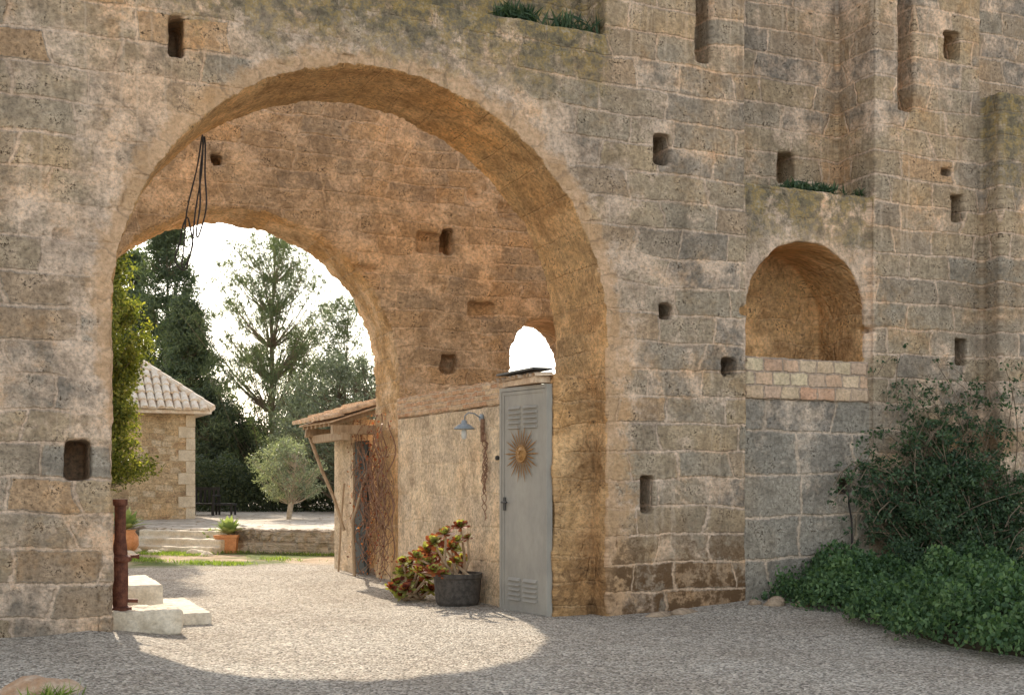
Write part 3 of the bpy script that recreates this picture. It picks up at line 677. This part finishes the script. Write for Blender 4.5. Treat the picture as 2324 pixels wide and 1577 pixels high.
x,y=atD(785,42); tree('pine_tree','thin sparse young pine with drooping twigs','tree',(x,y,0.2),7.7,2.3,2.0,190,65,0.19,0.025,0.10,M_lfpine,M_bark,conep,(0.40,0.36),(0,0,0.3))
x,y=atD(790,38); tree('olive_tree','broad grey-green olive tree beyond the lean-to','tree',(x,y,0.2),5.2,2.7,1.0,240,90,0.14,0.04,0.18,M_lfgrey,M_bark,roundp,(0.42,0.4),(0,0,0.5),forks=3,lobe=2.0)
x,y=atD(690,41); tree('olive_tree','grey-green olive tree in front of the woods','tree',(x,y,0.2),4.2,2.0,0.8,150,90,0.14,0.04,0.16,M_lfgrey,M_bark,roundp,(0.40,0.36),(0,0,0.5),forks=2,lobe=2.0)
x,y=atD(655,32.1); tree('olive_tree','small round olive tree with forked trunk on terrace','tree',(x,y,0.47),2.1,1.35,0.55,150,60,0.085,0.024,0.10,M_lfolive,M_olbark,roundp,(0.21,0.17),(0,0,0.7),forks=2,lobe=2.6)
x,y=atD(228,28.0); tree('laurel_tree','tall yellow-green leafy tree beside the stone house','tree',(x,y,0.47),7.0,1.5,1.0,300,150,0.10,0.05,0.12,M_lfbright,M_bark,lambda f:0.80+0.2*math.sin(f*13)-0.35*f**4,(0.30,0.34),(0,0,0.4),lobe=1.5)
for px,d,hh,rr in [(470,44,4.6,1.8),(520,46,4.0,1.8),(405,48,6.0,1.9)]:
    x,y=atD(px,d); tree('evergreen_tree','low dark evergreen tree at the edge of woods','tree',(x,y,0.2),hh,rr,0.3,120,160,0.2,0.05,0.14,M_lfwood,M_bark,roundp,(0.42,0.38),(0,0,0.4))
def mass(name,pxs,d0,d1,h0,h1,n,lsz,lw,mat,**kw):
    px=rng.uniform(pxs[0],pxs[1],n); d=rng.uniform(d0,d1,n); t=(px-1162)/2700
    X=CX+d*(FX+FY*t); Y=CY+d*(FY-FX*t)
    top=h0+(h1-h0)*(0.5+0.5*np.sin(px*0.021+d*0.3)*np.cos(px*0.053+1.3))+rng.normal(0,0.06,n)*(h1)
    Z=0.1+top*rng.uniform(0,1,n)**0.75
    return quadmesh(name,leafquads(np.column_stack([X,Y,Z]),lsz,lw,(0,0,0.4)),mat,**kw)
mass('hedge',(380,1000),39,42,1.7,2.3,50000,0.11,0.05,M_lfwood,label='dark clipped hedge running behind the terrace',category='hedge')
mass('distant_woods',(-400,1500),60,75,2.8,4.8,50000,0.45,0.16,M_lfwood,kind='stuff',label='dark woodland beyond the garden')
# shrub bed at the wall foot
def bedtop(x,y):
    n1=mnoise.noise((x*1.1,y*1.1,0.3)); n2=mnoise.noise((x*2.6,y*2.6,5.1)); n3=mnoise.noise((x*6,y*6,2.0))
    return 0.44+0.34*n1+0.34*n2+0.20*n3
def bed():
    n=95000
    v=rng.uniform(0,1,n); yy=-0.03-5.6*v
    xl=1.98+0.28*np.sin(v*7+0.5)-0.55*np.clip((v-0.25),0,1)+0.12*np.sin(v*31)+rng.normal(0,0.08,n)
    w=rng.uniform(0,1,n)**0.9; xx=xl+w*(5.2-xl)
    prof=np.clip(w*(5.2-xl)/0.5,0,1)**0.5
    lump=np.array([bedtop(a,b) for a,b in zip(xx,yy)])
    top=np.clip(lump,0.12,1.2)*prof*(1-0.25*v)+0.08
    zz=0.02+top*rng.uniform(0.1,1.05,n)**0.4
    C=np.column_stack([xx,yy,zz])
    quadmesh('ground_shrub',leafquads(C,0.058,0.040,(0,-0.3,0.8),0.8,0.3),M_lfbush,kind='stuff',label='dense green leafy ground cover at the wall foot')
    mb=MB(); gx,gy=40,60
    for j in range(gy):
        vv=j/(gy-1); y=-0.02-5.6*vv; xl=2.3+0.28*math.sin(vv*7+.5)-0.55*max(0,vv-0.25)
        for i in range(gx):
            w=i/(gx-1); x=xl+w*(6.3-xl); pr=min(1,w*(5.2-xl)/0.5)**0.5
            mb.v.append((x,y,max(0.1,bedtop(x,y))*pr*(1-0.25*vv)*0.72 if i else -0.05))
    for j in range(gy-1):
        for i in range(gx-1): a=j*gx+i; mb.f.append((a,a+1,a+gx+1,a+gx))
    mk('planting_bed',mb,M_soil,smooth=True,kind='structure',label='dark soil bed under the shrubs')
bed()
def climber():
    T=empty('climbing_shrub',label='dark green climber with thin arching stems against the wall',category='shrub')
    mb=MB(); allC=[]
    for k in range(110):
        x0=random.uniform(4.4,6.2); y0=-random.uniform(0.08,0.6)
        tx,tz=onY(random.uniform(1980,2330),random.uniform(1000,1230),-0.4)
        if random.random()<0.36: tx,tz=onY(random.uniform(2010,2240),random.uniform(805,1050),-0.15)
        elif random.random()<0.12: tx,tz=onY(random.uniform(1930,2010),random.uniform(960,1150),-0.2)
        ty=-random.uniform(0.05,0.35)
        if tx>5.5: ty-=0.35
        pts=[]; bend=random.uniform(-0.45,0.45)
        for i in range(9):
            f=i/8; pts.append((x0+(tx-x0)*f+bend*math.sin(f*3.1),y0+(ty-y0)*f,0.3+(tz-0.3)*f**0.8+0.12*math.sin(f*3.1)))
        l=pts[-1]; s=random.choice((-1,1)); pts+= [(l[0]+s*0.12,l[1]-0.05,l[2]+0.02),(l[0]+s*0.30,l[1]-0.08,l[2]-0.09),(l[0]+s*0.42,l[1]-0.1,l[2]-0.24)]
        mb.tube(pts,0.0055,4,False)
        for i in range(1,12):
            f=i/11; hz=max(0.4,min(1,1.5-pts[i][2]*0.38)); dens=int(38*max(0.05,(1.15-1.0*f))*hz)+4
            cc=np.array(pts[i])+rng.normal(0,0.07,3)
            allC.append(clump(cc,(0.17*(1.15-0.7*f),0.10,0.12*(1.15-0.7*f)),dens,0.9))
    for k in range(75):
        px=random.uniform(2010,2340); py=random.uniform(1050,1280); x,z=onY(px,py,-0.5)
        if px<2100 and py<1130: continue
        s=random.uniform(0.5,1.1)
        allC.append(clump((x,-random.uniform(0.15,0.7),z),(0.26*s,0.2*s,0.14*s),int(130*s*s),0.8))
    mk('stems',mb,M_bark,T)
    C=np.concatenate(allC); C[:,1]=np.minimum(C[:,1],np.where(C[:,0]>5.7,-0.36,-0.03))
    quadmesh('foliage',leafquads(C,0.06,0.030,(0,-0.2,-0.2),0.9),M_lfclimb,T)
climber()
def tuft(name,label,x0,x1,y0,y1,z,n,h,mat,cat='plant',w=0.012):
    C=np.column_stack([rng.uniform(x0,x1,n),rng.uniform(y0,y1,n),np.full(n,z)+rng.uniform(0,h*0.5,n)])
    cl=np.sin(C[:,0]*7.3)*np.sin(C[:,0]*2.9+1)+rng.normal(0,0.45,n); C=C[cl>0.0]
    return quadmesh(name,leafquads(C,h,w,(0,-0.15,1.0),0.65),mat,label=label,category=cat)
tuft('wall_weeds','tuft of wild weeds growing on the wall ledge',-1.25,-0.02,0.05,0.45,6.72,1200,0.24,M_lfclimb,w=0.026)
tuft('wall_weeds','small wild weeds along the niche ledge',2.7,3.88,0.12,0.6,5.23,1500,0.15,M_lfclimb,w=0.022)
n=30000; gx=rng.uniform(-5.5,0.5,n); gy=rng.uniform(9.6,15.5,n)
f=np.sin(gx*1.3+1)*np.sin(gy*1.7)+0.6*np.sin(gx*3.1+gy*2.2)+rng.normal(0,0.25,n)+ (gy-12.4)*0.28
edge=(gx-1.6)*e.y-(gy-10.6)*e.x
k=(f>0.35)&(edge<-0.3)
C=np.column_stack([gx[k],gy[k],np.full(k.sum(),0.03)])
quadmesh('grass',leafquads(C,0.10,0.016,(0,0,1.0),0.6),M_grass,kind='stuff',label='patchy green grass below the terrace')
# ---------------------------------------------------------------- agaves in pots
def agave(c,R,n,mat,parent,name='leaves'):
    mb=MB()
    for i in range(n):
        a=i*2.399; el=math.radians(20+60*(i/n)); L=R*random.uniform(0.8,1.05)
        d=Vector((math.cos(a),math.sin(a),0)); s=Vector((-d.y,d.x,0)); pts=[]
        for j,(f,w) in enumerate([(0,0.35),(0.3,1),(0.65,0.8),(1,0.02)]):
            r=L*f*math.cos(el); z=L*f*math.sin(el)-0.12*L*f*f
            p=Vector(c)+d*r+Vector((0,0,z)); ww=0.085*R/0.3*w*0.6
            pts+=[p-s*ww+Vector((0,0,0.02*w)),p,p+s*ww+Vector((0,0,0.02*w))]
        mb.add(pts,[(k*3+q,k*3+q+1,k*3+q+4,k*3+q+3) for k in range(3) for q in range(2)])
    return mk(name,mb,mat,parent,fix=False)
x,y=atD(518,25.4); A=empty('potted_agave',label='green agave in a square terracotta planter by the steps',category='potted plant')
mb=MB()
def PB(x_,y_,z_): 
    q=0.85+0.15*z_/0.33; dx,dy=x_*q,y_*q; return (x+dx*FY+dy*FX,y-dx*FX+dy*FY,z_)
mb.box(-0.23,0.23,-0.23,0.23,0,0.32,PB); mb.box(-0.25,0.25,-0.25,0.25,0.32,0.38,PB)
mk('pot',mb,M_terra,A); agave((x,y,0.38),0.5,30,M_agave,A)
x2,y2=atD(480,25.8); A=agave((x2,y2,0.15),0.42,22,M_agave,None,'agave_plant'); A['label']='small green agave growing beside the stone steps'; A['category']='plant'
x,y=atD(284,25.0); A=empty('potted_agave',label='agave in a rounded terracotta urn near the pier',category='potted plant')
mb=MB(); mb.lathe([(0.0,0.0),(0.18,0.0),(0.28,0.18),(0.27,0.36),(0.2,0.46),(0.23,0.5),(0.19,0.5),(0.15,0.42),(0,0.42)],(x,y,0),24); mk('pot',mb,M_terra,A,smooth=True); agave((x,y,0.5),0.6,30,M_agave,A)
# ---------------------------------------------------------------- aeoniums
def rosette(mbg,mbr,c,R,tilt):
    nn_=30; ax=Vector(tilt).normalized(); q=ax.to_track_quat('Z','Y')
    for i in range(nn_):
        f=i/nn_; a=i*2.399; el=math.radians(5+75*f); L=R*(1-0.55*f)
        d=Vector((math.cos(a)*math.cos(el),math.sin(a)*math.cos(el),math.sin(el))); s=Vector((-math.sin(a),math.cos(a),0))
        pts=[]
        for ff,w in [(0.1,0.3),(0.6,0.9),(0.85,1.0),(1.0,0.25)]:
            p=d*L*ff; ww=R*0.19*w
            pts+=[Vector(c)+q@(p-s*ww),Vector(c)+q@(p+s*ww)]
        fs=[(0,1,3,2),(2,3,5,4),(4,5,7,6)]
        green=(f>0.4) if random.random()<0.8 else (f<=0.4)
        (mbg if green else mbr).add(pts,fs)
def aeonium(name,cat,label,base,z0,spots,potfn,redder=False):
    T=empty(name,label=label,category=cat)
    st=MB(); g_=MB(); r_=MB()
    for (x,y,z,R) in spots:
        b=Vector((base[0]+random.uniform(-.12,.12),base[1]+random.uniform(-.12,.12),z0)); c=Vector((x,y,z))
        st.tube([b,(b+c)/2+Vector((random.uniform(-.05,.05),0,-.04)),c],[0.022,0.018,0.014],6)
        rosette(g_,r_,c,R,(random.uniform(-.6,.3),random.uniform(-1.0,-.2),0.9))
    mk('stems',st,M_wood,T); mk('inner_leaves',g_,M_aeor if redder else M_aeo,T,fix=False); mk('outer_leaves',r_,M_aeo if redder else M_aeor,T,fix=False)
    if potfn: potfn(T)
px,py=-1.05,1.95
def pot1(T):
    mb=MB(); mb.lathe([(0.0,0.0),(0.25,0.0),(0.275,0.04),(0.30,0.33),(0.315,0.35),(0.315,0.40),(0.28,0.40),(0.27,0.34),(0.0,0.34)],(px,py,0),32)
    mk('pot',mb,M_pot,T,smooth=False)
sp=[]
for qx,qy,R in [(1045,1195,.12),(1012,1212,.13),(1062,1222,.09),(985,1232,.14),(1025,1245,.14),(1050,1268,.09),(1000,1262,.15),(970,1252,.13),(1022,1288,.13),(962,1283,.14),(1040,1228,.11),(985,1295,.13),(1005,1235,.12),(945,1265,.12),(975,1275,.12),(1005,1302,.1),(950,1298,.12),(1035,1275,.1)]:
    x,y,z=atD(qx,14.95+random.uniform(-.3,.2),qy); sp.append((x,y,z,R*1.08))
aeonium('potted_succulent','potted plant','tall aeonium with red and green rosettes in dark round pot',(px,py),0.36,sp,pot1)
bx,by=atD(938,15.6)
sp=[]
for qx,qy,R in [(958,1262,.13),(932,1280,.14),(960,1287,.13),(915,1300,.14),(903,1325,.13),(940,1312,.15),(968,1312,.13),(923,1338,.13),(950,1338,.13),(978,1338,.11),(900,1345,.10),(935,1352,.11),(915,1275,.1),(965,1352,.1),(888,1335,.10),(950,1325,.13),(930,1325,.12),(910,1352,.1)]:
    x,y,z=atD(qx,15.6+random.uniform(-.4,.1),qy); sp.append((x,y,max(z,0.08),R*1.1))
aeonium('succulent_cluster','plant','low spreading reddish aeonium cluster beside the dark pot',(bx,by),0.0,sp,None,True)
mb=MB(); jx,jy=-0.86,2.35; mb.lathe([(0,0),(0.09,0),(0.14,0.15),(0.13,0.3),(0.06,0.42),(0.055,0.5),(0.075,0.53),(0.05,0.53),(0,0.4)],(jx,jy,0.0),20)
mb.tube([(jx,jy-0.06,0.5),(jx,jy-0.15,0.45),(jx,jy-0.14,0.3)],0.012,6)
mk('clay_jug',mb,M_rust,smooth=True,label='dark brown clay jug standing behind the pot',category='jug')
# ---------------------------------------------------------------- left pier items
def rock(name,x0,x1,y0,y1,z0,z1,mat,vox=0.03,amp=0.04,**kw):
    mb=MB(); mb.box(x0,x1,y0,y1,z0,z1,j=0.015); o_=mk(name,mb,mat,**kw); weather(o_,vox,[(0.15,amp),(0.05,amp*0.5)]); return o_
rock('stone_block',-5.36,-4.66,0.42,0.98,0.0,0.27,M_white,0.02,0.055,label='rough pale stone block against the arch pier',category='stone block')
rock('stone_block',-5.2,-4.70,1.5,2.9,0.0,0.42,M_white,0.03,0.02,label='smooth white stone block in the passage',category='stone block')
rock('stone_slab',-4.68,-4.22,1.25,3.0,0.0,0.12,M_white,0.02,0.025,label='thin pale stone slab lying on gravel',category='stone slab')
RC=empty('iron_pump',label='slim rusty cast iron water pump standing on stone block',category='pump')
c=(-5.25,0.62,0.26)
mb=MB(); mb.lathe([(r*0.66,z) for r,z in [(0,0),(0.17,0),(0.17,0.03),(0.11,0.045),(0.115,0.12),(0.12,0.30),(0.115,0.48),(0.17,0.50),(0.17,0.54),(0.11,0.56),(0.10,0.66),(0.085,0.72),(0.085,1.05),(0.11,1.06),(0.11,1.12),(0,1.12)]],c,20); mk('body',mb,M_rust,RC,smooth=False)
mb=MB(); mb.tube([(c[0],c[1],0.80),(c[0]+0.15,c[1]-0.02,0.80),(c[0]+0.18,c[1]-0.02,0.80)],[0.018,0.018,0.03],8); mk('spout',mb,M_rust,RC)
mb=MB(); mb.tube([(c[0],c[1],0.36),(c[0]+0.17,c[1]-0.02,0.35)],0.02,8); mk('inlet_pipe',mb,M_rust,RC)
# hanging cable
mb=MB()
def loop(x,z0,zb,w,sw,y=1.22,ph=0):
    pts=[]
    for i in range(41):
        f=i/40; th=f*2*math.pi
        z=z0+(zb-z0)*(0.5-0.5*math.cos(th)); g_=(z0-z)/(z0-zb)
        pts.append((x+sw*g_**1.3+w*math.sin(th)*(0.5+0.9*g_)+0.025*math.sin(g_*9+ph)*g_,y+0.04*math.sin(th+ph),z))
    mb.tube(pts,0.009,6)
loop(-4.33,5.32,3.86,0.05,-0.22); loop(-4.30,5.32,4.2,0.03,-0.06,1.24,2); loop(-4.50,4.4,3.84,0.07,-0.04,1.2,4)
mk('hanging_cable',mb,M_cable,label='loops of old black cable hanging from the arch',category='cable')
mb=MB(); xs=[onY(a,b,-0.06) for a,b in [(1932,1108),(1926,1122),(1926,1140),(1933,1180),(1934,1235),(1933,1300)]]
mb.tube([(p[0],-0.06+(0.25 if i==0 else 0),p[1]) for i,p in enumerate(xs)],0.014,6)
mk('water_hose',mb,M_cable,label='thin black hose running down the stone wall',category='hose')
def pebble(x,y,sx,sy,sz,mat,label,name='loose_stone',cat='stone',z=None):
    import bmesh
    bm=bmesh.new(); bmesh.ops.create_icosphere(bm,subdivisions=3,radius=1)
    off=Vector((x*7,y*5,3))
    for v in bm.verts:
        k=1+0.35*mnoise.noise(v.co*1.3+off)+0.12*mnoise.noise(v.co*4+off); v.co=Vector((v.co.x*sx*k,v.co.y*sy*k,v.co.z*sz*k))
    me=bpy.data.meshes.new(name); bm.to_mesh(me); bm.free(); me.materials.append(mat)
    me.polygons.foreach_set('use_smooth',[True]*len(me.polygons))
    o_=bpy.data.objects.new(name,me); o_.location=(x,y,gh(x,y) if z is None else z); link(o_,None,label=label,category=cat); return o_
rs=stone('garden_rock',(0.50,0.38,0.27),R_front,0.5,0.5,0.3,pits=0.5)
pebble(0.55,-0.25,0.17,0.09,0.05,rs,'flat broken stone lying at the wall foot')
pebble(0.88,-0.22,0.22,0.1,0.05,rs,'flat grey stone slab at the wall foot')
pebble(2.02,-0.45,0.14,0.1,0.1,rs,'rounded stone edging the planting bed')
pebble(2.30,-0.62,0.1,0.08,0.07,rs,'small stone edging the planting bed')
pebble(1.85,-0.3,0.09,0.07,0.05,rs,'small stone edging the planting bed')
x,y=atD(95,8.5); pebble(x,y,0.27,0.2,0.17,simple('orange_rock',(0.42,0.25,0.14),(0.58,0.45,0.33),5,0.9,0.8,0.03),'orange tinted garden rock half sunk in gravel',z=0.02)
for i in range(7):
    x,y=atD(random.uniform(290,470),random.uniform(24.2,25.5)); 
    pebble(x,y,random.uniform(.12,.25),.15,random.uniform(.08,.14),M_quoin,'pale field stone lying beside the steps')
x,y=atD(120,8.3)
C=np.column_stack([rng.normal(x,0.10,70),rng.normal(y,0.06,70),np.full(70,0.08)])
quadmesh('grass_tuft',leafquads(C,0.24,0.016,(0.1,0,0.8),0.7),M_grass,label='green grass tuft beside the garden rock',category='plant')
# ---------------------------------------------------------------- light, world, camera
sd=Vector((0.07,1.72,1.0)).normalized()
sun=bpy.data.lights.new('sun','SUN'); sun.energy=7.5; sun.angle=math.radians(0.53); sun.color=(1.0,0.87,0.70)
so=bpy.data.objects.new('sun',sun); so.rotation_euler=sd.to_track_quat('Z','Y').to_euler(); COL.objects.link(so)
w=bpy.data.worlds.new('World'); scene.world=w; w.use_nodes=True; nt=w.node_tree
bg=nt.nodes['Background']; sk=nt.nodes.new('ShaderNodeTexSky'); sk.sky_type='NISHITA'; sk.sun_disc=False
sk.sun_elevation=math.asin(sd.z); sk.sun_rotation=math.atan2(sd.x,sd.y); sk.air_density=1.2; sk.dust_density=1.2; sk.ozone_density=1.0
hs=nt.nodes.new('ShaderNodeHueSaturation'); hs.inputs['Saturation'].default_value=0.45
mxn=nt.nodes.new('ShaderNodeMix'); mxn.data_type='RGBA'; mxn.blend_type='MULTIPLY'; mxn.inputs[0].default_value=1.0; mxn.inputs[7].default_value=(1.04,1.0,0.95,1)
nt.links.new(sk.outputs[0],hs.inputs['Color']); nt.links.new(hs.outputs[0],mxn.inputs[6]); nt.links.new(mxn.outputs[2],bg.inputs[0]); bg.inputs[1].default_value=0.335
cam=bpy.data.cameras.new('camera'); cam.sensor_width=36; cam.lens=2700/2324*36; cam.shift_y=294.5/2324; cam.clip_end=2000; cam.clip_start=0.05
co=bpy.data.objects.new('camera',cam); co.location=(CX,CY,CZ); co.rotation_euler=(math.radians(90),0,-math.atan2(FX,FY)); COL.objects.link(co); scene.camera=co
scene.view_settings.view_transform='Standard'; scene.view_settings.look='None'; scene.view_settings.exposure=0
